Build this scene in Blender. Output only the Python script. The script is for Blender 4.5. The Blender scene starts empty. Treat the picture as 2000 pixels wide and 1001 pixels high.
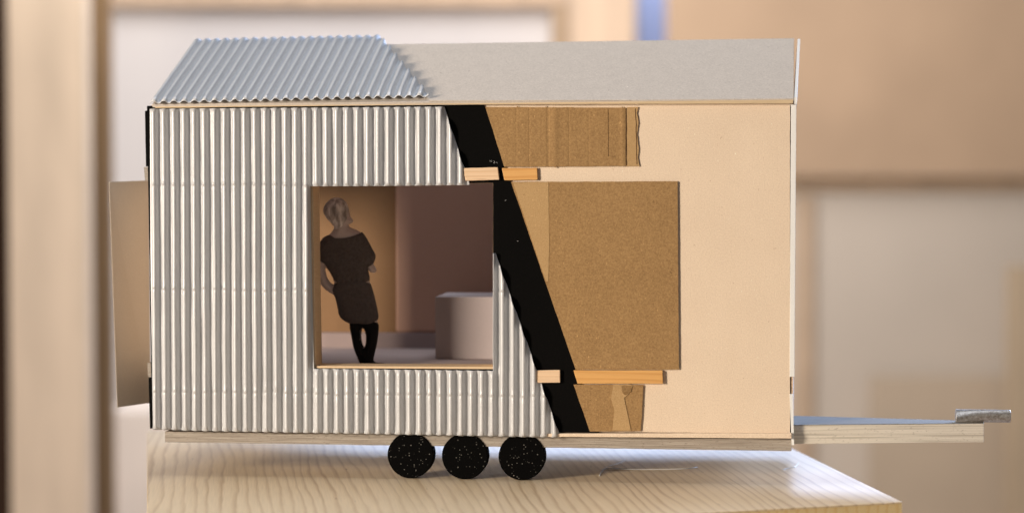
import bpy, bmesh, math, random
from mathutils import Vector, noise
random.seed(7)
C = bpy.context.scene.collection
S = 0.00026                      # metres for one model unit (one unit = 0.26 mm)
FOC = 3900.0                     # focal length and focus distance in model units
PITCH = math.atan(138.5/FOC)
TH = math.radians(6.4)           # the little trailer stands a touch askew, right end nearer
CAMH = 577.0
CAMY = -FOC*math.cos(PITCH)

# ---------------------------------------------------------------- camera, world, lamps
cam = bpy.data.cameras.new('camera'); camo = bpy.data.objects.new('camera', cam); C.objects.link(camo)
camo.location = (0, CAMY*S, CAMH*S); camo.rotation_euler = (math.pi/2-PITCH, 0, 0)
cam.sensor_width = 36; cam.lens = FOC/2000*36; cam.clip_start = 0.01; cam.clip_end = 50
cam.dof.use_dof = True; cam.dof.focus_distance = FOC*S*0.998; cam.dof.aperture_fstop = 5.2
bpy.context.scene.camera = camo
W = bpy.data.worlds.new('World'); bpy.context.scene.world = W; W.use_nodes = True
W.node_tree.nodes['Background'].inputs[0].default_value = (0.74, 0.78, 0.88, 1)
W.node_tree.nodes['Background'].inputs[1].default_value = 0.11
def lamp(name, loc, target, size, power, col, sy=None):
    l = bpy.data.lights.new(name, 'AREA'); l.energy = power; l.color = col; l.size = size
    if sy: l.shape = 'RECTANGLE'; l.size_y = sy
    o = bpy.data.objects.new(name, l); C.objects.link(o); o.location = loc
    o.rotation_euler = (Vector(target)-Vector(loc)).to_track_quat('-Z', 'Y').to_euler(); return o
lamp('window_light_front', (-1.48, -1.22, 0.40), (0.0, 0, 0.08), 0.32, 51, (1.0, 0.87, 0.715), 0.6)
lamp('fill_light_front', (0.9, -1.9, 0.5), (0, 0, 0.1), 1.2, 1.2, (1.0, 0.80, 0.60))  # added warm fill from the front right, no source of its own
lamp('overhead_fill', (0.05, 0.15, 1.25), (0.05, 0.1, 0), 0.7, 8, (0.82, 0.89, 1.0))  # added overhead lamp lifting roof and tabletop, not an actual skylight
lamp('high_window_back', (0.28, 3.0, 0.86), (0.12, 0.1, 0.0), 1.3, 16, (0.50, 0.66, 1.0), 0.5)
lamp('window_light_back', (0.78, 0.80, 0.24), (0.12, 0.03, 0.0), 0.5, 26, (0.48, 0.64, 1.0), 0.3)
lamp('background_fill', (-0.25, 1.9, 1.25), (0.1, 3.2, 0.0), 1.4, 46, (1.0, 0.97, 0.96))  # added lamp that brightens the room behind, no real skylight there
sc = bpy.context.scene
sc.view_settings.view_transform = 'Standard'; sc.view_settings.look = 'None'
sc.view_settings.exposure = 0; sc.view_settings.gamma = 1
sc.render.engine = 'CYCLES'; sc.cycles.use_denoising = True; sc.cycles.max_bounces = 8

# ---------------------------------------------------------------- geometry helpers
def ray(px, py):
    x, y, z = px-1000, FOC, -(py-500.5)
    c, s = math.cos(PITCH), math.sin(PITCH)
    return Vector((x, y*c + z*s, z*c - y*s))
CAMP = Vector((0, CAMY, CAMH))
EU = Vector((math.cos(TH), -math.sin(TH), 0)); EV = Vector((math.sin(TH), math.cos(TH), 0)); EW = Vector((0, 0, 1))
def loc(p): return Vector((p.dot(EU), p.dot(EV), p.z))
def hit(px, py, p0, n):          # sight line against a plane
    d = ray(px, py); return CAMP + d*((p0-CAMP).dot(n)/d.dot(n))
def F(px, py, v=0.0):            # point of the trailer's upright plane at depth v, trailer axes
    return loc(hit(px, py, EV*v, EV))
def G(px, py, z=0.0):            # point on a level plane, room axes
    return hit(px, py, Vector((0, 0, z)), EW)
def B(px, py, y):                # point on an upright plane across the room, room axes, y in metres
    return hit(px, py, Vector((0, y/S, 0)), Vector((0, 1, 0)))

def link(name, bm, mat, parent=None, smooth=False, label=None):
    me = bpy.data.meshes.new(name)
    for v in bm.verts: v.co *= S
    bmesh.ops.recalc_face_normals(bm, faces=bm.faces)
    if smooth:
        for f in bm.faces: f.smooth = True
    bm.to_mesh(me); bm.free()
    if mat: me.materials.append(mat)
    o = bpy.data.objects.new(name, me); C.objects.link(o)
    if parent: o.parent = parent
    if label: o['label'] = label
    return o
def tag(o, label, cat, group=None):
    o['label'] = label; o['category'] = cat
    if group: o['group'] = group
    return o
def structure(o): o['kind'] = 'structure'; return o
def empty(name, l, rz=0):
    o = bpy.data.objects.new(name, None); C.objects.link(o); o.location = Vector(l)*S; o.rotation_euler = (0, 0, rz)
    o.empty_display_size = 0.02; return o
def bevel(o, w=0.6, seg=2):
    m = o.modifiers.new('bevel', 'BEVEL'); m.width = w*S; m.segments = seg; m.limit_method = 'ANGLE'; m.angle_limit = 0.6
    return o
def ragged(pts, amp, step=9.0):  # hand-cut outline: extra points with a slight wander
    if not amp: return pts
    out = []
    n = len(pts)
    for i in range(n):
        a, b = pts[i], pts[(i+1) % n]; d = b-a; L = d.length; k = max(1, int(L/step))
        out.append(a)
        nrm = Vector((-d.z, 0, d.x)).normalized() if L else Vector()
        for j in range(1, k):
            p = a + d*(j/k)
            out.append(p + nrm*amp*(noise.noise(Vector((p.x*.035, p.z*.035, i*3.1))) + .55*noise.noise(Vector((p.x*.13, p.z*.13, i)))))
    return out
def board(loops, dvec):          # flat outline(s) with holes, extruded by dvec
    bm = bmesh.new(); edges = []
    for pts in loops:
        vs = [bm.verts.new(p) for p in pts]
        edges += [bm.edges.new((vs[i], vs[(i+1) % len(vs)])) for i in range(len(vs))]
    bmesh.ops.triangle_fill(bm, edges=edges, use_beauty=True, use_dissolve=False)
    r = bmesh.ops.extrude_face_region(bm, geom=bm.faces[:])
    bmesh.ops.translate(bm, vec=dvec, verts=[g for g in r['geom'] if isinstance(g, bmesh.types.BMVert)])
    return bm
def facade(px_loops, v0, v1, amp=0.0, step=9):   # board between depths v0 (front) and v1
    return board([ragged([F(x, y, v0) for x, y in l], amp, step) for l in px_loops], Vector((0, v1-v0, 0)))
def boxbm(a, b, bm=None):
    bm = bm or bmesh.new()
    r = bmesh.ops.create_cube(bm, size=1)
    for v in r['verts']:
        v.co = Vector([(a[i]+b[i])/2 + v.co[i]*(b[i]-a[i]) for i in range(3)])
    return bm
def hull8(p):                    # 8 corners, first four one face, last four the opposite one
    bm = bmesh.new(); v = [bm.verts.new(q) for q in p]
    for f in ((0, 1, 2, 3), (7, 6, 5, 4), (0, 4, 5, 1), (1, 5, 6, 2), (2, 6, 7, 3), (3, 7, 4, 0)): bm.faces.new([v[i] for i in f])
    return bm
def tube(pts, r, n=8, taper=False):
    bm = bmesh.new(); rings = []
    for i, p in enumerate(pts):
        t = (pts[min(i+1, len(pts)-1)] - pts[max(i-1, 0)]).normalized()
        a = t.orthogonal().normalized(); b = t.cross(a)
        rings.append([bm.verts.new(p + (a*math.cos(k*2*math.pi/n)+b*math.sin(k*2*math.pi/n))*r) for k in range(n)])
    for i in range(len(rings)-1):
        for k in range(n): bm.faces.new((rings[i][k], rings[i][(k+1) % n], rings[i+1][(k+1) % n], rings[i+1][k]))
    bm.faces.new(rings[0]); bm.faces.new(rings[-1]); return bm

# ---------------------------------------------------------------- materials
def nodes(name):
    m = bpy.data.materials.new(name); m.use_nodes = True; nt = m.node_tree
    return m, nt, nt.nodes['Principled BSDF']
def N(nt, t, **kw):
    n = nt.nodes.new(t)
    for k, v in kw.items(): setattr(n, k, v)
    return n
def coord(nt, scale=(1, 1, 1), rot=(0, 0, 0)):
    tc = N(nt, 'ShaderNodeTexCoord'); mp = N(nt, 'ShaderNodeMapping')
    mp.inputs['Scale'].default_value = scale; mp.inputs['Rotation'].default_value = rot
    nt.links.new(tc.outputs['Object'], mp.inputs[0]); return mp.outputs[0]
def noi(nt, vec, scale, detail=4, rough=.6, dist=0):
    n = N(nt, 'ShaderNodeTexNoise'); n.inputs['Scale'].default_value = scale; n.inputs['Detail'].default_value = detail
    n.inputs['Roughness'].default_value = rough; n.inputs['Distortion'].default_value = dist
    nt.links.new(vec, n.inputs['Vector']); return n.outputs['Fac']
def ramp(nt, fac, stops):
    r = N(nt, 'ShaderNodeValToRGB'); e = r.color_ramp.elements
    while len(e) < len(stops): e.new(.5)
    for i, (p, c) in enumerate(stops): e[i].position = p; e[i].color = (*c, 1) if len(c) == 3 else c
    nt.links.new(fac, r.inputs[0]); return r.outputs[0]
def mixc(nt, fac, a, b, mode='MIX'):
    m = N(nt, 'ShaderNodeMix', data_type='RGBA', blend_type=mode)
    for s, v in ((0, fac), (6, a), (7, b)):
        if hasattr(v, 'is_output'): nt.links.new(v, m.inputs[s])
        elif s == 0: m.inputs[0].default_value = v
        else: m.inputs[s].default_value = (*v, 1)
    return m.outputs[2]
def bump(nt, b, h, strength, dist):
    n = N(nt, 'ShaderNodeBump'); n.inputs['Strength'].default_value = strength; n.inputs['Distance'].default_value = dist
    nt.links.new(h, n.inputs['Height'])
    if b.inputs['Normal'].links: nt.links.new(b.inputs['Normal'].links[0].from_socket, n.inputs['Normal'])
    nt.links.new(n.outputs[0], b.inputs['Normal'])
def paper(name, dark, light, rough=.85, fibre=1600, blotch=60, bs=.35, specks=None, stretch=(1, 1, 1), spec=.25, metal=0):
    m, nt, b = nodes(name); v = coord(nt, stretch)
    fine = noi(nt, v, fibre, 3, .7); big = noi(nt, coord(nt), blotch, 4, .6)
    c1 = ramp(nt, fine, [(.25, dark), (.75, light)])
    dk = tuple((a*.55+c*.45) for a, c in zip(dark, light))
    c2 = ramp(nt, big, [(.3, dk), (.7, light)])
    c = mixc(nt, .25, c1, c2)
    if specks:
        s = noi(nt, coord(nt), 900, 2, .5, 1.0); f = ramp(nt, s, [(.735, (0, 0, 0)), (.77, (1, 1, 1))])
        c = mixc(nt, f, c, specks)
        s = noi(nt, coord(nt, (1, 1, .4), (0, .7, 0)), 1300, 2, .5); f = ramp(nt, s, [(.70, (0, 0, 0)), (.76, (.7, .7, .7))])
        c = mixc(nt, f, c, tuple(min(1, q*1.5) for q in light))
    nt.links.new(c, b.inputs['Base Color']); b.inputs['Roughness'].default_value = rough
    b.inputs['Specular IOR Level'].default_value = spec; b.inputs['Metallic'].default_value = metal
    bump(nt, b, noi(nt, coord(nt), 420, 3, .6), bs, .00022); bump(nt, b, fine, bs, .00008)
    return m
def wood(name, pale, dark, period, rough=.5, gloss=.4, wander=.5, knots=False, axis=0, fleck=True):
    # growth rings cross `axis`; the grain runs along the other horizontal one
    m, nt, b = nodes(name)
    run = [(1, .16, 1), (.16, 1, .16), (.16, .16, 1)][axis]
    w = noi(nt, coord(nt, run), 12, 2, .5)
    tc = N(nt, 'ShaderNodeTexCoord'); sx = N(nt, 'ShaderNodeSeparateXYZ'); nt.links.new(tc.outputs['Object'], sx.inputs[0])
    ma = N(nt, 'ShaderNodeMath', operation='MULTIPLY_ADD'); nt.links.new(w, ma.inputs[0])
    ma.inputs[1].default_value = period*8*wander; nt.links.new(sx.outputs[axis], ma.inputs[2])
    w2 = noi(nt, coord(nt, run), 90, 2, .5); mb = N(nt, 'ShaderNodeMath', operation='MULTIPLY_ADD')
    nt.links.new(w2, mb.inputs[0]); mb.inputs[1].default_value = period*.9; nt.links.new(ma.outputs[0], mb.inputs[2])
    dv = N(nt, 'ShaderNodeMath', operation='DIVIDE'); nt.links.new(mb.outputs[0], dv.inputs[0]); dv.inputs[1].default_value = period
    fr = N(nt, 'ShaderNodeMath', operation='FRACT'); nt.links.new(dv.outputs[0], fr.inputs[0])
    ring = ramp(nt, fr.outputs[0], [(0, (0, 0, 0)), (.55, (.12,)*3), (.84, (1, 1, 1)), (1, (0, 0, 0))])
    streak = noi(nt, coord(nt, [(1, .02, 1), (.02, 1, .2), (.02, .02, 1)][axis]), 1500, 3, .6)
    am = noi(nt, coord(nt, run), 25, 2, .5)
    f = N(nt, 'ShaderNodeMath', operation='MULTIPLY'); nt.links.new(ring, f.inputs[0]); nt.links.new(ramp(nt, am, [(.3, (.25,)*3), (.7, (1,)*3)]), f.inputs[1])
    c = mixc(nt, f.outputs[0], pale, dark)
    c = mixc(nt, .35, c, ramp(nt, streak, [(.3, tuple(q*.62 for q in pale)), (.65, pale)]))
    if fleck:
        fl = noi(nt, coord(nt, [(1, .12, 1), (.12, 1, 1), (.12, .12, 1)][axis]), 260, 2, .5)
        c = mixc(nt, ramp(nt, fl, [(.72, (0, 0, 0)), (.78, (.75,)*3)]), c, tuple(q*.6 for q in dark))
    nt.links.new(c, b.inputs['Base Color']); b.inputs['Roughness'].default_value = rough; b.inputs['Specular IOR Level'].default_value = gloss
    bump(nt, b, streak, .25, .0001); bump(nt, b, ring, .15, .0001)
    return m
M = {}
M['cream'] = paper('cream_board', (.58, .45, .335), (.87, .72, .56), specks=(.34, .19, .1), blotch=35, bs=.45)
M['cream_edge'] = paper('cream_board_edge', (.52, .40, .25), (.68, .53, .35), stretch=(.05, 1, 1))
M['grey_board'] = paper('grey_board', (.42, .375, .33), (.66, .585, .515), specks=(.2, .16, .12), fibre=1000, blotch=130, bs=.6)
M['white_board'] = paper('white_board', (.74, .74, .73), (.85, .85, .84), bs=.2)
M['kraft'] = paper('kraft_cardboard', (.185, .102, .040), (.43, .265, .115), specks=(.09, .045, .02), fibre=1200, blotch=45, bs=.6)
M['kraft_pale'] = paper('kraft_cardboard_pale', (.33, .20, .085), (.52, .345, .17), specks=(.2, .1, .05), bs=.5)
M['kraft_dark'] = paper('pencil_mark', (.08, .04, .015), (.12, .06, .025))
M['black'] = paper('black_card', (.0022, .002, .002), (.0045, .0042, .004), rough=.9, specks=(.009, .009, .01), bs=.4, spec=.05)
M['flap'] = paper('tan_card', (.60, .53, .45), (.70, .62, .53), blotch=30)
M['inner_ochre'] = paper('ochre_wall', (.24, .138, .07), (.30, .175, .09), blotch=25)
M['inner_brown'] = paper('brown_wall', (.52, .32, .235), (.62, .39, .29), blotch=25)
M['inner_grey'] = paper('mauve_board', (.36, .28, .26), (.44, .35, .32), blotch=25)
M['inner_plinth'] = paper('mauve_plinth', (.32, .25, .24), (.38, .30, .285), blotch=25)
M['inner_block'] = paper('mauve_block', (.46, .39, .385), (.53, .455, .445), blotch=25)
M['stick_pale'] = wood('pale_stick_wood', (.78, .56, .37), (.62, .38, .2), .0022, axis=2, rough=.6, gloss=.2)
M['stick_orange'] = wood('orange_stick_wood', (.72, .40, .14), (.45, .17, .03), .0034, axis=2, rough=.45, gloss=.3)
M['liner'] = paper('liner_wood', (.70, .50, .30), (.85, .64, .42), stretch=(1, .05, 1))
M['table'] = wood('pine_tabletop', (.90, .71, .47), (.44, .26, .12), .0056, rough=.33, gloss=.5, wander=.7)
M['end_grain'] = wood('pine_end_grain', (.92, .70, .36), (.80, .50, .18), .0050, rough=.7, gloss=.2, axis=0, wander=.2, fleck=False)
M['hair'], _nt, _b = nodes('grey_hair')
_n = noi(_nt, coord(_nt, (1, 1, .45), (0, .35, 0)), 330, 3, .6, .6)
_nt.links.new(ramp(_nt, _n, [(.36, (.24, .2, .18)), (.5, (.55, .47, .43)), (.66, (.95, .87, .81))]), _b.inputs['Base Color']); _b.inputs['Roughness'].default_value = .6
M['skin'] = paper('grey_skin', (.56, .45, .42), (.70, .58, .54), blotch=300)
M['dress'] = paper('dark_dress', (.065, .053, .05), (.145, .12, .112), fibre=700, blotch=240, bs=.7)
M['skirt'] = paper('dark_skirt', (.07, .058, .055), (.14, .115, .11), fibre=700, blotch=240, bs=.7)
M['tights'] = paper('black_tights', (.006, .005, .005), (.012, .011, .011))
M['glue'], _nt, _b = nodes('clear_glue'); _b.inputs['Base Color'].default_value = (.9, .9, .9, 1); _b.inputs['Roughness'].default_value = .3; _b.inputs['Transmission Weight'].default_value = .2

def laminated(name, cols, layers):
    m, nt, b = nodes(name)
    n1 = noi(nt, coord(nt, (.012, .012, 1)), layers, 2, .6); n2 = noi(nt, coord(nt, (.4, .4, 1)), 1200, 3, .75)
    c = ramp(nt, n1, [(.32, cols[0]), (.45, cols[1]), (.62, cols[2])])
    c = mixc(nt, ramp(nt, n2, [(.58, (0, 0, 0)), (.68, (.8,)*3)]), c, cols[0])
    nt.links.new(c, b.inputs['Base Color']); b.inputs['Roughness'].default_value = .85; b.inputs['Specular IOR Level'].default_value = .2
    bump(nt, b, n1, .6, .0003); bump(nt, b, n2, .5, .0002); return m
M['chassis'] = laminated('laminated_grey_board', [(.20, .17, .14), (.31, .27, .23), (.42, .375, .325)], 2600)
M['bar'] = laminated('laminated_drawbar', [(.50, .44, .37), (.70, .635, .54), (.80, .73, .63)], 1500)

M['bar_top'] = paper('grey_plate', (.17, .155, .13), (.25, .23, .20))
def silver():
    m, nt, b = nodes('silver_corrugated_card')
    v = coord(nt); n1 = noi(nt, v, 2200, 3, .7); n2 = noi(nt, coord(nt, (1, 1, .12)), 500, 3, .6)
    c = mixc(nt, .5, ramp(nt, n1, [(.3, (.45, .455, .47)), (.7, (.645, .65, .665))]), ramp(nt, n2, [(.3, (.52, .525, .54)), (.7, (.61, .615, .63))]))
    nt.links.new(c, b.inputs['Base Color']); b.inputs['Metallic'].default_value = .1; b.inputs['Roughness'].default_value = .38; b.inputs['Specular IOR Level'].default_value = .7
    bump(nt, b, n1, .4, .00009); bump(nt, b, n2, .10, .0002); return m
M['silver'] = silver()
def glitter():
    m, nt, b = nodes('black_glitter_foam')
    vo = N(nt, 'ShaderNodeTexVoronoi'); vo.inputs['Scale'].default_value = 1150; nt.links.new(coord(nt), vo.inputs['Vector'])
    sp = N(nt, 'ShaderNodeSeparateColor'); nt.links.new(vo.outputs['Color'], sp.inputs[0])
    pick = ramp(nt, sp.outputs[0], [(.86, (0, 0, 0)), (.99, (1, 1, 1))]); near = ramp(nt, vo.outputs['Distance'], [(.22, (1, 1, 1)), (.38, (0, 0, 0))])
    f = N(nt, 'ShaderNodeMath', operation='MULTIPLY'); nt.links.new(pick, f.inputs[0]); nt.links.new(near, f.inputs[1])
    nt.links.new(mixc(nt, f.outputs[0], (.0014, .0013, .0013), (.22, .21, .19)), b.inputs['Base Color'])
    b.inputs['Roughness'].default_value = .8; b.inputs['Specular IOR Level'].default_value = .05
    bump(nt, b, noi(nt, coord(nt), 1500, 3, .7), .8, .0002); return m
M['glitter'] = glitter()
def steel():
    m, nt, b = nodes('dull_steel'); n = noi(nt, coord(nt), 700, 4, .7)
    nt.links.new(ramp(nt, n, [(.3, (.20, .165, .13)), (.55, (.42, .39, .36)), (.8, (.65, .63, .6))]), b.inputs['Base Color'])
    b.inputs['Metallic'].default_value = .7; b.inputs['Roughness'].default_value = .42; bump(nt, b, n, .4, .0001); return m
M['steel'] = steel()
def plain(name, col, rough=.8, var=.12, scale=6, stretch=(1, 1, 1), spec=.2):
    m, nt, b = nodes(name); n = noi(nt, coord(nt, stretch), scale, 3, .5)
    nt.links.new(ramp(nt, n, [(.3, tuple(q*(1-var) for q in col)), (.7, tuple(min(1, q*(1+var)) for q in col))]), b.inputs['Base Color'])
    b.inputs['Roughness'].default_value = rough; b.inputs['Specular IOR Level'].default_value = spec; return m

# ---------------------------------------------------------------- the pine table
TZ = 44
FR = G(1762, 979); R2 = G(1560, 881); L1 = G(287, 1001); L2 = G(288, 842); Fm = G(1340, 1002)
def meet(a, b, c, d):
    r, s = b-a, d-c; t = ((c.x-a.x)*s.y-(c.y-a.y)*s.x)/(r.x*s.y-r.y*s.x); return a+r*t
FL = meet(FR, Fm, L1, L2)
BL = L2; BR = meet(BL, BL+Vector((1, .12, 0)), FR, R2)
table = empty('pine_table', (0, 0, 0))
tag(table, 'pale pine plank with long grain and a yellow sawn end under the model trailer', 'plank')
ang = math.atan2(-(BR-FR).x, (BR-FR).y)
def rot2(p, a): return Vector((p.x*math.cos(a)-p.y*math.sin(a), p.x*math.sin(a)+p.y*math.cos(a), p.z))
pts = [rot2(p, -ang) for p in (FL, FR, BR, BL)]
bm = board([pts], Vector((0, 0, -3)))
top = link('tabletop', bm, M['table'], table); top.rotation_euler = (0, 0, ang); bevel(top, .8)
bm = board([[p-Vector((0, 0, 3)) + (Vector((0, 1.5, 0)) if i < 2 else Vector()) for i, p in enumerate(pts)]], Vector((0, 0, -TZ)))
o = link('sawn_end', bm, M['end_grain'], table, label='yellow sawn end grain'); o.rotation_euler = (0, 0, ang)

# ---------------------------------------------------------------- the model trailer
T = empty('model_trailer', (0, 0, 0), -TH)
tag(T, 'handmade cardboard model of a house trailer with silver corrugated cladding and three black wheels', 'architectural model')
WIN = [(612, 364), (963, 358), (963, 716), (615, 713)]
DEPTH = 600
# wall behind everything, with its window opening
o = link('front_wall', facade([[(296, 205), (1543, 202), (1543, 845), (300, 838)], [(604, 363), (967, 352), (968, 722), (611, 720)]], 0, 44, .5), M['cream'], T); bevel(o, .5)
o = link('black_stripe', facade([[(287, 207), (320, 205.5), (945, 203), (1170, 844), (297, 836)], [(605, 362), (963, 357), (963, 720.5), (612, 718.5)]], -3, -.5, .35, 14), M['black'], T)
# dark returned edge and little wooden ends at the left corner
o = link('corner_strip', facade([[(283, 217), (291, 215), (293, 325), (285, 325)]], -1, 120), M['black'], T)
o = link('corner_strip', facade([[(290, 737), (297, 737), (300, 836), (293, 836)]], -1, 120), M['black'], T)
o = link('corner_batten', facade([[(281, 326), (292, 326), (292, 352), (283, 352)]], 2, 60), M['chassis'], T)
o = link('corner_batten', facade([[(288, 708), (296, 708), (296, 735), (289, 735)]], 2, 60), M['chassis'], T)
# lining of the window opening
a, b, c, d = [F(x, y, 0) for x, y in ((605.6, 361), (966, 354), (966, 720), (612, 718))]
def inset(p, dx, dz): return p + Vector((dx, 0, dz))
ai, bi, ci, di = inset(a, 5, -3), inset(b, -3.2, -3), inset(c, -3.2, 4), inset(d, 4.4, 4)
liner = link('window_lining', board([[a, b, c, d], [ai, bi, ci, di]], Vector((0, 62, 0))), M['liner'], T)
for v in liner.data.vertices: v.co.y += .2*S

# cladding: one corrugated sheet with a C-shaped outline
def corrugated(poly, frame, period, phase, amp, rows, kinks, ends, thick=1.4):
    o0, e1, e2, n = frame        # poly in (s, t) along e1, e2
    bm = bmesh.new(); bm.faces.new([bm.verts.new((s, t, 0)) for s, t in poly])
    s0, s1 = min(p[0] for p in poly), max(p[0] for p in poly); t0, t1 = min(p[1] for p in poly), max(p[1] for p in poly)
    k = math.floor((s0-phase)/period)*14
    while True:
        s = phase + k*period/14; k += 1
        if s <= s0+.3: continue
        if s >= s1-.3: break
        bmesh.ops.bisect_plane(bm, geom=bm.verts[:]+bm.edges[:]+bm.faces[:], plane_co=(s, 0, 0), plane_no=(1, 0, 0), dist=.01)
    for t in sorted(set(rows)):
        if t0+.3 < t < t1-.3:
            bmesh.ops.bisect_plane(bm, geom=bm.verts[:]+bm.edges[:]+bm.faces[:], plane_co=(0, t, 0), plane_no=(0, 1, 0), dist=.01)
    for v in bm.verts:
        s, t = v.co.x, v.co.y
        ridge = round((s-phase)/period); jit = noise.noise(Vector((ridge*7.3, t*.006, 1)))*.7 + noise.noise(Vector((ridge*2.1, t*.04, 5)))*.35
        q = math.cos((s-phase-jit)/period*2*math.pi)*.5+.5
        e = min([abs(t-f(s)) for f in ends]+[99]); flat = 1-.35*max(0, 1-e/5)
        sharp = 1.3 - .7*max(0, 1-e/7)                        # ridges spread where the card was cut
        g = max(0, min(1, (q-.24)/(.94-.24))); g = g*g*(3-2*g); g = .88*g+.12*q
        h = amp*flat*(g**(sharp-.3))*(1+.10*noise.noise(Vector((ridge*5.7, t*.012, 9))))
        for kk in kinks:
            dd = t-kk-noise.noise(Vector((ridge*3.3, 0, kk)))*5
            h *= 1 - .09*math.exp(-(dd/1.8)**2) + .12*math.exp(-((dd-4.5)/2.5)**2)
        h += .5*noise.noise(Vector((s*.02, t*.02, 3)))
        if e < 1: h -= .8*abs(noise.noise(Vector((s*.6, t, 2))))
        v.co = o0 + e1*s + e2*t + n*h
    for f in bm.faces: f.smooth = True
    return bm
cl = [(293, 213), (868, 208.5), (918, 361), (759, 363), (606, 363.5), (609, 540), (613.5, 719), (790, 721), (964, 723), (964.5, 494), (968, 494), (1095, 853), (700, 845.5), (400, 840), (299, 837), (294, 500)]
V0 = -4.0
P2 = [F(x, y, V0) for x, y in cl]
poly = [(p.x, p.z) for p in P2]
def edgefn(i, j):
    a, b = poly[i], poly[j]
    def f(s): return a[1]+(b[1]-a[1])*(s-a[0])/(b[0]-a[0]) if min(a[0], b[0])-2 <= s <= max(a[0], b[0])+2 else 1e5
    return f
ends = [edgefn(0, 1), edgefn(2, 3), edgefn(3, 4), edgefn(6, 7), edgefn(7, 8), edgefn(11, 12), edgefn(12, 13), edgefn(13, 14)]
zt = [p[1] for p in poly]; rows = []
z = min(zt)
while z < max(zt): rows.append(z); z += 16
kz = [F(600, y, V0).z for y in (363, 567, 768)]
for q in kz: rows += [q+d for d in (-5, -2.5, 0, 2, 4.5, 8)]
for y in (212, 216, 220, 357, 352, 727, 731, 838, 842, 846, 849, 834, 830): rows.append(F(600, y, V0).z)
per = (F(900, 300, V0).x-F(300, 300, V0).x)/(600/19.95)
fr = (Vector((0, V0, 0)), Vector((1, 0, 0)), Vector((0, 0, 1)), Vector((0, -1, 0)))
bm = corrugated(poly, fr, per, F(302.5, 300, V0).x, 11.5, rows, kz, ends)
clad = link('corrugated_cladding', bm, M['silver'], T)
md = clad.modifiers.new('solidify', 'SOLIDIFY'); md.thickness = 1.3*S; md.offset = 0
for p in clad.data.polygons: p.use_smooth = True

# roof
VR = 300
E0 = F(300, 203, -12); E1 = F(1550, 192.5, -12); R1 = F(1551, 75, VR)
e1 = (E1-E0).normalized(); nrm = (E1-E0).cross(R1-E0).normalized()
if nrm.z < 0: nrm = -nrm
e2 = nrm.cross(e1); e2 = e2 if e2.z > 0 else -e2
def toworld(p): return EU*p.x + EV*p.y + EW*p.z
nW = toworld(nrm)
def R(px, py, off=0.0):
    return loc(hit(px, py, toworld(E0+nrm*off), nW))
rb = [R(297, 203.5), R(1550, 192.5), R(1551, 75), R(385, 92)]
o = link('roof_board', board([rb], -nrm*7), M['grey_board'], T); bevel(o, .6)
# fascia under the eave
o = link('roof_fascia', facade([[(303, 204), (1549, 193.5), (1549, 202), (820, 204.5), (303, 211)]], -11, 20, .4, 16), M['cream_edge'], T); bevel(o, .5)
o = link('eave_filler', facade([[(838, 196), (1230, 195), (1230, 196.5), (838, 198)]], -14, -10), M['grey_board'], T)
cr = [(292, 203), (560, 196.5), (838, 190.5), (836, 186), (742, 73), (560, 76.5), (380, 81)]
OFF = 5.0
pr = [R(x, y, OFF) for x, y in cr]; o0 = E0+nrm*OFF
poly = [((p-o0).dot(e1), (p-o0).dot(e2)) for p in pr]
ends = [edgefn(0, 1), edgefn(1, 2), edgefn(4, 5), edgefn(5, 6)]
rows = [0, 4, 8] + [i*22 for i in range(1, 16)]
pr_ = (R(700, 180, OFF)-R(300, 188, OFF)).dot(e1)/(400/19.7)
bm = corrugated(poly, (o0, e1, e2, nrm), pr_, 4, 8.5, rows, [], ends)
o = link('corrugated_roofing', bm, M['silver'], T)
md = o.modifiers.new('solidify', 'SOLIDIFY'); md.thickness = 1.4*S; md.offset = 0
# rear slope, end walls, rear wall
ridgeR, ridgeL = rb[2], rb[3]
bk = [ridgeR, ridgeL, Vector((ridgeL.x-60, DEPTH+10, E0.z+2)), Vector((ridgeR.x, DEPTH+10, E1.z))]
o = link('rear_roof_board', board([[ridgeR+Vector((0, 1, 0)), Vector(((ridgeL.x+ridgeR.x)/2+40, VR+1, (ridgeL.z*.5+ridgeR.z*.5))), Vector(((ridgeL.x+ridgeR.x)/2+40, DEPTH+10, E0.z)), bk[3]]], Vector((0, 0, -7))), M['grey_board'], T)
wr = F(1543, 845, 0); wl = F(300, 838, 0); wt = F(1543, 204, 0)
xr = wr.x
def endpanel(x, th, z0, z1, zr, v0, v1, splay=0):
    pts = [Vector((x, v0, z0)), Vector((x+splay, v1, z0)), Vector((x+splay, v1, z1)), Vector((x+splay/2, VR, zr)), Vector((x, v0, z1))]
    return board([pts], Vector((th, 0, 0)))
zend = F(1546, 735, 0).z; zlow = F(1546, 768, 0).z; zbot = F(1546, 868, 0).z
o = link('end_wall', hull8([Vector((xr-1.2, -.8, wt.z)), Vector((xr+9, -.8, wt.z)), Vector((xr+8, -.8, zend)), Vector((xr-1.2, -.8, zend)), Vector((xr+1, DEPTH, wt.z)), Vector((xr+22, DEPTH, wt.z)), Vector((xr+22, DEPTH, zend)), Vector((xr+1, DEPTH, zend))]), M['white_board'], T); bevel(o, .6)
o = link('end_wall_batten', boxbm((xr+1, 3, zlow), (xr+5, DEPTH, zend-.5)), M['stick_pale'], T)
o = link('end_wall_foot', hull8([Vector((xr-1.2, -.8, zlow-.5)), Vector((xr+5, -.8, zlow-.5)), Vector((xr+8, -.8, zbot)), Vector((xr+3.2, -.8, zbot)), Vector((xr+1, DEPTH, zlow-.5)), Vector((xr+22, DEPTH, zlow-.5)), Vector((xr+22, DEPTH, zbot)), Vector((xr+1, DEPTH, zbot))]), M['white_board'], T)
g0 = R(1550.5, 190); gt = R(1551.5, 76)
gb = F(1551, 203, -12)
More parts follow.
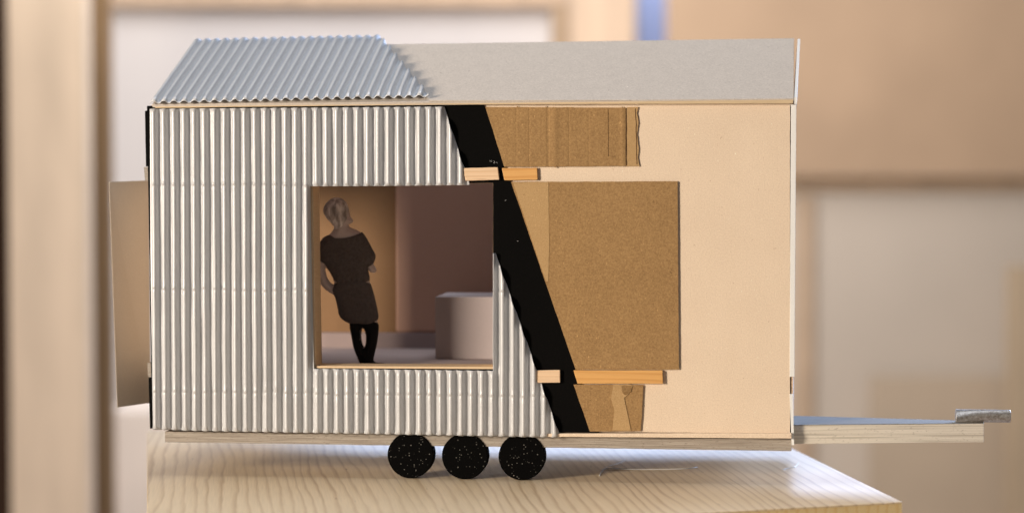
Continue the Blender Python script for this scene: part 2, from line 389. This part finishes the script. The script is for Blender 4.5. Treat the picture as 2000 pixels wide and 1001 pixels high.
pts = [Vector((g0.x+1, -11, g0.z)), Vector((g0.x+1, -11, gb.z)), Vector((g0.x+1, DEPTH, gb.z)), Vector((gt.x+1, VR, gt.z))]
o = link('gable_end', board([pts], Vector((5, 0, 0))), M['white_board'], T)
for v in o.data.vertices: v.co.x += v.co.y*.02
zf = F(700, 711, 150).z           # level of the floor inside
o = link('rear_wall', boxbm((wl.x, DEPTH-8, wl.z), (xr, DEPTH, wt.z-3)), M['inner_ochre'], T)
o = link('left_end_wall', board([[Vector((wl.x+1, 45, wl.z)), Vector((wl.x+1, DEPTH-9, wl.z)), Vector((wl.x+1, DEPTH-9, wt.z-8)), Vector((wl.x+1, 45, wt.z-8))],
        [Vector((wl.x+1, 130, wl.z+60)), Vector((wl.x+1, 520, wl.z+60)), Vector((wl.x+1, 520, wl.z+490)), Vector((wl.x+1, 130, wl.z+490))]], Vector((6, 0, 0))), M['cream'], T)
# inside: floor, plinth at the back, partition and block
o = link('inner_floor', boxbm((wl.x+8, 64, zf-8), (xr-2, DEPTH-9, zf)), M['inner_grey'], T)
p1 = F(905, 652, 560)
o = link('inner_plinth', boxbm((wl.x+10, 560, zf+.2), (xr-10, DEPTH-9, p1.z)), M['inner_plinth'], T)
pa = F(772, 400, 575)
o = link('partition_wall', boxbm((pa.x, 575, p1.z+.2), (pa.x+620, 591, wt.z-10)), M['inner_brown'], T); bevel(o, 14, 5)
q0 = F(850, 579, 300); q1 = F(1150, 579, 300)
o = link('inner_block', boxbm((q0.x, 300, zf+.2), (q1.x, 469, q0.z)), M['inner_block'], T); bevel(o, 1)
o = link('inner_ceiling', boxbm((wl.x+8, 46, wt.z-9), (xr-2, 250, wt.z-5)), M['inner_brown'], T)

# cardboard patches, sticks
def patch(name, pts, v0, mat, amp=.6, **k):
    o = link(name, facade([pts], v0, v0+3.4, amp, 6), mat, T, **k); bevel(o, .5); return o
def ribbed(name, pts, v0, bumps, mat):  # cardboard whose flutes show as soft upright creases
    P = ragged([F(x, y, v0) for x, y in pts], .5, 7); bm = bmesh.new(); bm.faces.new([bm.verts.new(p) for p in P])
    x0, x1 = min(p.x for p in P), max(p.x for p in P); s = x0+1.5
    while s < x1-1:
        bmesh.ops.bisect_plane(bm, geom=bm.verts[:]+bm.edges[:]+bm.faces[:], plane_co=(s, 0, 0), plane_no=(1, 0, 0), dist=.01); s += 2
    bmesh.ops.triangulate(bm, faces=[f for f in bm.faces if len(f.verts) > 4])
    for v in bm.verts:
        for bx, w, h in bumps:
            v.co.y -= h*math.exp(-((v.co.x-F(bx, 300, v0).x-1.5*noise.noise(Vector((bx, v.co.z*.03, 0))))/w)**2)
    o = link(name, bm, mat, T); md = o.modifiers.new('solidify', 'SOLIDIFY'); md.thickness = 3*S; md.offset = -1
    return o
p = ribbed('cardboard_patch', [(948, 209), (1222, 210), (1222, 324.5), (985, 326)], -4.5,
           [(1034, 1.8, -.5), (1070, 2.4, -.9), (1084, 7, 1.3), (1111, 1.8, -.45), (1150, 1.8, -.35), (1008, 2, -.3), (1216, 4, .9)], M['kraft'])
p = patch('torn_edge', [(1224, 209.5), (1247, 209), (1244, 222), (1247.5, 240), (1244, 262), (1248, 290), (1246, 308), (1249.5, 325), (1223, 325)], -3.2, M['kraft_pale'], 1.6, label='pale torn edge strip of cardboard')
for xs in ((1241.5, 212, 1244, 321), (1223.2, 212, 1223.6, 323)):
    a, b_ = F(xs[0], xs[1], -3.4), F(xs[2], xs[3], -3.4)
    o = link('crease', tube([a+(b_-a)*t/14+Vector((1.2*noise.noise(Vector((t*.7, xs[0], 0))), 0, 0)) for t in range(15)], .7, 5), M['kraft_dark'], T)
o = link('pencil_line', tube([F(1187.5, 214, -4.7), F(1188, 260, -4.7), F(1188, 305, -4.7), F(1202, 305.5, -4.7)], .45, 5), M['kraft_dark'], T)
p = ribbed('cardboard_patch', [(998, 355), (1323.5, 354), (1326, 721), (1124, 721)], -4.5, [(1058, 8, .5)], M['kraft'])
p = patch('paper_layer', [(1002, 356.5), (1050, 356), (1071, 356), (1071.5, 410), (1073, 480), (1071, 549), (1066, 549)], -5.1, M['kraft_pale'], .8, label='lighter peeled paper layer')
p = patch('cardboard_patch', [(1120, 750), (1256.5, 751), (1255, 790), (1251.5, 841), (1152, 842)], -4.3, M['kraft'])
# torn paper layer, folded forward
cp = [(1198, 750), (1229, 750), (1236, 752), (1231, 765), (1219, 776), (1224, 800), (1232, 840), (1196, 840), (1200, 800), (1193, 778)]
bm = facade([cp], -5.6, -4.8, .8, 5)
link('torn_fold', bm, M['kraft_pale'], T, label='pale torn fold in the cardboard')
cp = [(1214, 752), (1234, 752), (1233, 764), (1221, 771), (1216, 766)]
fold = [F(x, y, -5.8) for x, y in cp]; fold[0].y -= 3; fold[4].y -= 4
link('torn_fold', board([fold], Vector((0, .7, 0))), M['kraft'], T)
def stick(pts, v0, v1, mat):
    o = link('wooden_batten', facade([pts], v0, v1, .4, 5), mat, T); bevel(o, 1.0); return o
stick([(905, 328), (972, 326.5), (973.5, 340), (975, 351), (909, 353)], -11, -3.2, M['stick_pale'])
stick([(1040, 723), (1093.5, 722), (1094, 746.5), (1050, 747)], -11, -3.2, M['stick_pale'])
stick([(980, 328), (1049, 327.5), (1050, 351), (985, 352)], -7, -.2, M['stick_orange'])
stick([(1120, 722.5), (1294, 722.5), (1295, 748.5), (1128, 748.5)], -8.5, -.2, M['stick_orange'])

for lx, ly, k in ((958, 315, 3), (966, 318, 2), (987, 392, 1), (1012, 470, 1)):
    for q in range(k):
        a0 = random.random()*6.3; P = [F(lx+q*3+math.cos(a0+t*.8)*t*.7, ly+math.sin(a0+t*.8)*t*.5, -3.4-.2*(t % 2)) for t in range(5)]
        link('lint', tube(P, .2, 4), M['white_board'], T)
# chassis, deck edge
o = link('deck_sheet', facade([[(1060, 846), (1546, 845), (1546, 855.5), (1060, 852)]], -9, DEPTH, .3, 14), M['cream'], T); bevel(o, .6)
o = link('chassis', facade([[(322, 842), (700, 847), (1060, 853), (1546, 856.5), (1546, 880), (322, 862.5)]], 6, DEPTH-8, .4, 12), M['chassis'], T); bevel(o, .6)
# wheels
for cx, cy, r in ((801.5, 891, 45.5), (907.5, 892.5, 45.3), (1019, 895.5, 45.8)):
    c0 = F(cx, cy, 2); c0.z = r+.2
    bm = bmesh.new(); bmesh.ops.create_cone(bm, cap_ends=True, segments=64, radius1=r, radius2=r, depth=34)
    from mathutils import Matrix
    bmesh.ops.rotate(bm, cent=(0, 0, 0), matrix=Matrix.Rotation(math.pi/2, 3, 'X'), verts=bm.verts)
    for v in bm.verts:
        k = 1+.012*noise.noise(Vector((v.co.x*.05, cx, v.co.z*.05))); v.co.x *= k; v.co.z *= k if v.co.z > 0 else 1
        v.co += Vector((c0.x, 2+17, c0.z))
    o = link('wheel', bm, M['glitter'], T); bevel(o, 1.2, 3)
# drawbar plate and coupling rod
zb = G(1545, 829, 0)
A = F(1547, 830, 14); ztop = A.z
def Hh(px, py): return loc(hit(px, py, Vector((0, 0, ztop)), EW))
pa, pb = A, Hh(1922, 826.5); pc, pd = Hh(1921, 822.5), Hh(1547, 812)
o = link('drawbar', board([[pa, pb, pc, pd]], Vector((0, 0, -36))), M['bar'], T); bevel(o, .8)
o = link('drawbar_face', board([[pa+Vector((1, -.1, .4)), pb+Vector((-1, -.1, .4)), pc+Vector((-1, -1, .4)), pd+Vector((1, -1, .4))]], Vector((0, 0, .8))), M['bar_top'], T)
vm = (pb.y+pc.y)/2
ra, rb_ = F(1866, 813, vm-4), F(1973, 813.5, vm-4); rr = 12.4
ra.z = rb_.z = ztop+rr+1.2
bm = tube([ra, ra+(rb_-ra)*.01, ra+(rb_-ra)*.5, rb_-(rb_-ra)*.01, rb_], rr, 40)
o = link('coupling_rod', bm, M['steel'], T); bevel(o, 1.3, 3)
for p_ in o.data.polygons: p_.use_smooth = len(p_.vertices) == 4
# the open side flap
fa, fb, fc, fd = F(213, 355, 60), F(290, 352, 130), F(294, 786, 130), F(229, 795, 60)
o = link('side_flap', hull8([fa, fb, fc, fd]+[q+Vector((-2, 5, 0)) for q in (fa, fb, fc, fd)]), M['flap'], T); bevel(o, .7)

# ---------------------------------------------------------------- the figure in the window
VP = 150
def cpx(l): return [(600+x/2.86, 370+y/2.86) for x, y in l]
def smooth_loop(pts, it=2):
    for _ in range(it):
        out = []
        for i in range(len(pts)):
            a, b = pts[i], pts[(i+1) % len(pts)]
            out += [(a[0]*.75+b[0]*.25, a[1]*.75+b[1]*.25), (a[0]*.25+b[0]*.75, a[1]*.25+b[1]*.75)]
        pts = out
    return pts
def inside(x, y, loops):
    c = False
    for l in loops:
        j = len(l)-1
        for i in range(len(l)):
            if (l[i][1] > y) != (l[j][1] > y) and x < (l[j][0]-l[i][0])*(y-l[i][1])/(l[j][1]-l[i][1])+l[i][0]: c = not c
            j = i
    return c
def nearest(x, y, loops):
    best = (1e9, x, y)
    for l in loops:
        for i in range(len(l)):
            ax, ay = l[i-1]; bx, by = l[i]; dx, dy = bx-ax, by-ay; L = dx*dx+dy*dy
            t = 0 if L == 0 else max(0, min(1, ((x-ax)*dx+(y-ay)*dy)/L)); qx, qy = ax+t*dx, ay+t*dy
            d = (x-qx)**2+(y-qy)**2
            if d < best[0]: best = (d, qx, qy)
    return math.sqrt(best[0]), best[1], best[2]
def inflate(loops, rmax, extra=0.0, step=1.6, relief=None, over=None):
    loops = [smooth_loop(l) for l in loops]; over = over and [smooth_loop(l) for l in over]
    def dome(d): dd = min(d, rmax); return math.sqrt(max(0, rmax*rmax-(rmax-dd)**2))*.85+.35
    x0, x1 = min(p[0] for p in loops[0]), max(p[0] for p in loops[0]); y0, y1 = min(p[1] for p in loops[0]), max(p[1] for p in loops[0])
    nx, ny = int((x1-x0)/step)+3, int((y1-y0)/step)+3
    X = lambda i: x0-step+i*step
    Y = lambda j: y0-step+j*step
    cells = {(i, j) for i in range(nx) for j in range(ny) if inside(X(i)+step/2, Y(j)+step/2, loops)}
    corners = {}
    for (i, j) in cells:
        for c in ((i, j), (i+1, j), (i+1, j+1), (i, j+1)): corners.setdefault(c, 0); corners[c] += 1
    bm = bmesh.new(); fv, bv = {}, {}
    for (i, j), n in corners.items():
        x, y = X(i), Y(j); d, qx, qy = nearest(x, y, loops)
        if n < 4: x, y, h = qx, qy, .35
        else: h = dome(d)
        if over and inside(x, y, over): h = max(h, dome(nearest(x, y, over)[0]))
        h += extra
        if relief: h += relief(x, y)*min(1, d/6)
        p = F(x, y, VP)
        fv[(i, j)] = bm.verts.new(p+Vector((0, -h, 0))); bv[(i, j)] = bm.verts.new(p+Vector((0, h, 0)))
    cnt = {}
    for (i, j) in cells:
        c = ((i, j), (i+1, j), (i+1, j+1), (i, j+1))
        bm.faces.new([fv[k] for k in c]); bm.faces.new([bv[k] for k in reversed(c)])
        for k in range(4): cnt.setdefault(frozenset((c[k], c[(k+1) % 4])), []).append((c[k], c[(k+1) % 4]))
    for e in cnt.values():
        if len(e) == 1: a, b = e[0]; bm.faces.new((fv[a], bv[a], bv[b], fv[b]))
    return bm
body = cpx([(100, 130), (105, 85), (135, 55), (165, 45), (200, 55), (225, 85), (236, 125), (240, 150), (256, 170), (256, 180), (246, 190), (232, 190), (232, 208), (250, 215), (298, 236), (330, 275), (358, 330), (372, 380),
            (366, 412), (386, 438), (388, 456), (376, 466), (350, 462), (338, 440), (330, 400), (336, 480), (352, 520), (372, 600), (390, 690), (392, 740), (398, 790), (388, 860), (374, 920), (366, 955), (378, 967), (420, 970), (445, 974), (444, 981), (300, 981), (284, 940), (262, 890), (250, 820), (238, 745), (205, 720), (182, 690),
            (172, 640), (158, 592), (120, 572), (82, 540), (62, 500), (58, 440), (56, 390), (60, 350), (80, 290), (118, 255), (140, 235), (152, 212), (150, 195), (122, 175), (105, 155)])
gap_arm = cpx([(100, 428), (122, 455), (142, 490), (152, 520), (148, 535), (118, 505), (104, 470)])
gap_leg = cpx([(306, 768), (322, 782), (330, 825), (326, 868), (318, 882), (308, 860), (300, 815)])
person = link('person', inflate([body, gap_arm, gap_leg], 20), M['skin'], None, True)
person.location = (0, 0, 0); person.rotation_euler = (0, 0, -TH)
tag(person, 'grey figure in dark dress and black tights, its back turned, standing inside the window', 'scale figure')
hair = cpx([(90, 112), (98, 85), (128, 54), (165, 42), (203, 54), (228, 88), (234, 130), (228, 165), (214, 190), (190, 215), (160, 222), (150, 205), (122, 172), (104, 148), (94, 138)])
link('hair', inflate([hair], 20, 1.6, over=[body, gap_arm, gap_leg], relief=lambda x, y: 1.5*noise.noise(Vector((x*.12, y*.06, 4)))), M['hair'], person, True)
dress = cpx([(118, 250), (148, 258), (162, 272), (230, 270), (300, 245), (304, 232), (334, 272), (362, 330), (386, 368), (368, 420), (345, 430), (338, 445), (350, 492), (346, 516), (250, 524), (162, 518), (146, 480), (122, 445), (100, 404), (58, 388), (58, 345), (74, 280)])
def creases(x, y):
    w = 1.3*noise.noise(Vector((x*.09, y*.05, 0)))
    if y > 530: w += 1.2*math.sin(x*.6+2*noise.noise(Vector((x*.05, y*.05, 0))))*math.exp(-((y-546)/9)**2)
    return w
link('dress', inflate([dress], 20, 1.6, over=[body, gap_arm, gap_leg], relief=creases), M['dress'], person, True)
skirt = cpx([(160, 512), (250, 520), (348, 508), (366, 562), (382, 620), (396, 690), (400, 722), (372, 742), (330, 750), (290, 742), (240, 748), (205, 732), (178, 706), (170, 650), (156, 600), (148, 560)])
link('skirt', inflate([skirt], 20, 1.9, over=[body, gap_arm, gap_leg], relief=creases), M['skirt'], person, True)
tights = cpx([(232, 738), (300, 738), (398, 730), (400, 790), (390, 860), (376, 920), (368, 952), (380, 965), (420, 967), (448, 973), (446, 983), (298, 983), (282, 940), (260, 890), (247, 820)])
link('tights', inflate([tights, gap_leg], 20, 1.0, over=[body, gap_arm, gap_leg]), M['tights'], person, True)

# ---------------------------------------------------------------- glue strands on the table
def strand(pts, r, label):
    P = [G(x, y, z) for x, y, z in pts]; Q = []
    for i in range(len(P)-1):
        for k in range(6):
            t = k/6; a = P[max(i-1, 0)]; b = P[i]; c = P[i+1]; d = P[min(i+2, len(P)-1)]
            Q.append(.5*((2*b)+(c-a)*t+(2*a-5*b+4*c-d)*t*t+(3*b-a-3*c+d)*t**3))
    Q.append(P[-1]); bm = tube(Q, r, 6)
    o = link('glue_strand', bm, M['glue'], None, True); return tag(o, label, 'glue strand', 'glue strands on the plank')
strand([(1171, 928, 1), (1178, 916, 1), (1200, 914, 1.5), (1235, 915.5, 1), (1290, 915.5, 1), (1340, 914, 2), (1362, 911, 1)], 1.0, 'long clear glue strand on the plank right of the wheels')
strand([(1172, 926, 1), (1184, 912, 2), (1205, 904, 2), (1222, 897, 3)], .5, 'short curved glue strand rising towards the trailer')
strand([(1528, 916, 1), (1540, 913, 1), (1553, 911, 1.5), (1560, 902, 4)], .6, 'short clear glue strand by the plank edge near the drawbar')

# ---------------------------------------------------------------- the room behind, far out of focus
def slab(x0, y0, x1, y1, Y, th, mat, name, label=None, cat=None, parent=None, cw=None, lean=0):
    a, b = B(x0, y1, Y), B(x1, y0, Y)
    o = link(name, boxbm((a.x, a.y, a.z), (b.x, a.y+th/S, b.z)), mat, parent)
    bevel(o, 8)
    if label: tag(o, label, cat)
    return o
wt_ = plain('timber_far', (.62, .46, .33), stretch=(4, 1, .6))
wl_ = plain('timber_light', (.60, .45, .325), stretch=(4, 1, .6))
wd_ = plain('timber_shaded', (.50, .36, .24), stretch=(4, 1, .6))  # brown carries the shade on the frame stile and the panel's lower edge
wq_ = plain('post_wood', (.72, .575, .43), stretch=(4, 1, .6))
wp_ = plain('white_panel_far', (.64, .60, .585), var=.05, scale=2)
tp_ = plain('tan_panel', (.43, .30, .20), var=.07, scale=5)
gp_ = plain('grey_panel', (.51, .44, .37), var=.05, scale=3)
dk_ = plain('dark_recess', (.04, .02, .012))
bl_ = plain('daylight_blue', (.42, .52, .88), var=.05)
cr_ = plain('sunlit_cream', (.88, .76, .66), var=.05)
fl_ = plain('workshop_floor', (.42, .33, .26))
slab(22, -60, 166, 1060, 1.7, .04, wq_, 'timber_post', 'broad pale timber post at the left edge of the view', 'post')
slab(120, -80, 211, 1100, 1.8, .03, plain('shaded_post_side', (.27, .17, .085), stretch=(4, 1, .6)), 'post_side_shade', 'brown upright strip standing in for the shaded side of the pale post at the left', 'timber')  # side face of the post, its shade put into the brown
slab(-400, -200, 21, 1200, 1.74, .1, dk_, 'dark_recess_sheet', 'dark brown sheet standing in for the shaded recess left of the pale timber post', 'board')  # near-black sheet, the shadow of the recess painted as colour
o = slab(150, 12, 1075, 1100, 3.4, .02, wp_, 'white_panel', 'large white panel in a timber frame behind the roof', 'panel')
def sub(o, *a): c = slab(*a); c.parent = o; return c
sub(o, 150, -60, 1112, 10, 3.35, .1, wt_, 'frame_rail'); sub(o, 1078, 12, 1112, 1100, 3.35, .1, wd_, 'frame_stile')
slab(1114, -100, 1240, 1100, 3.2, .06, wl_, 'timber_stud', 'pale upright timber stud behind the roof ridge', 'stud')
slab(1244, -100, 1300, 1100, 3.5, .05, bl_, 'daylight_strip', 'narrow blue strip standing in for a daylight gap beside the pale timber stud', 'board')  # daylight in the gap painted as flat blue
o = slab(1304, -150, 2300, 345, 2.9, .08, tp_, 'plywood_panel', 'large tan plywood panel at upper right', 'panel')
sub(o, 1304, 347, 2300, 372, 2.93, .05, wd_, 'lower_edge')
o = slab(1500, 373.5, 2300, 1300, 2.94, .05, gp_, 'grey_panel', 'grey beige panel under the tan plywood panel', 'panel')
sub(o, 1548, 380, 1592, 1300, 2.928, .01, plain('timber_edge', (.46, .34, .24)), 'edge_strip')
slab(1700, 735, 2300, 1300, 2.89, .03, plain('timber_low', (.45, .36, .27), var=.05), 'low_box', 'low tan box front at lower right behind the plank', 'box')
slab(1968, 520, 2300, 1300, 2.80, .04, plain('tan_side', (.44, .34, .235), var=.05), 'leaning_board', 'tan board leaning at the far right edge', 'board')
slab(215, 800, 420, 1300, 2.7, .3, cr_, 'sunlit_block', 'bright cream block standing in for sunlit floor low behind the left end of the plank', 'block')  # stands for brightly lit floor, the light put into its cream colour
fl = link('workshop_floor', boxbm((-12000, -6000, -3100), (12000, 22000, -3080)), fl_); structure(fl)
bw = link('back_wall', boxbm((-12000, 15500, -3079), (12000, 15600, 7000)), plain('back_wall_paint', (.6, .56, .52), var=.04)); structure(bw)
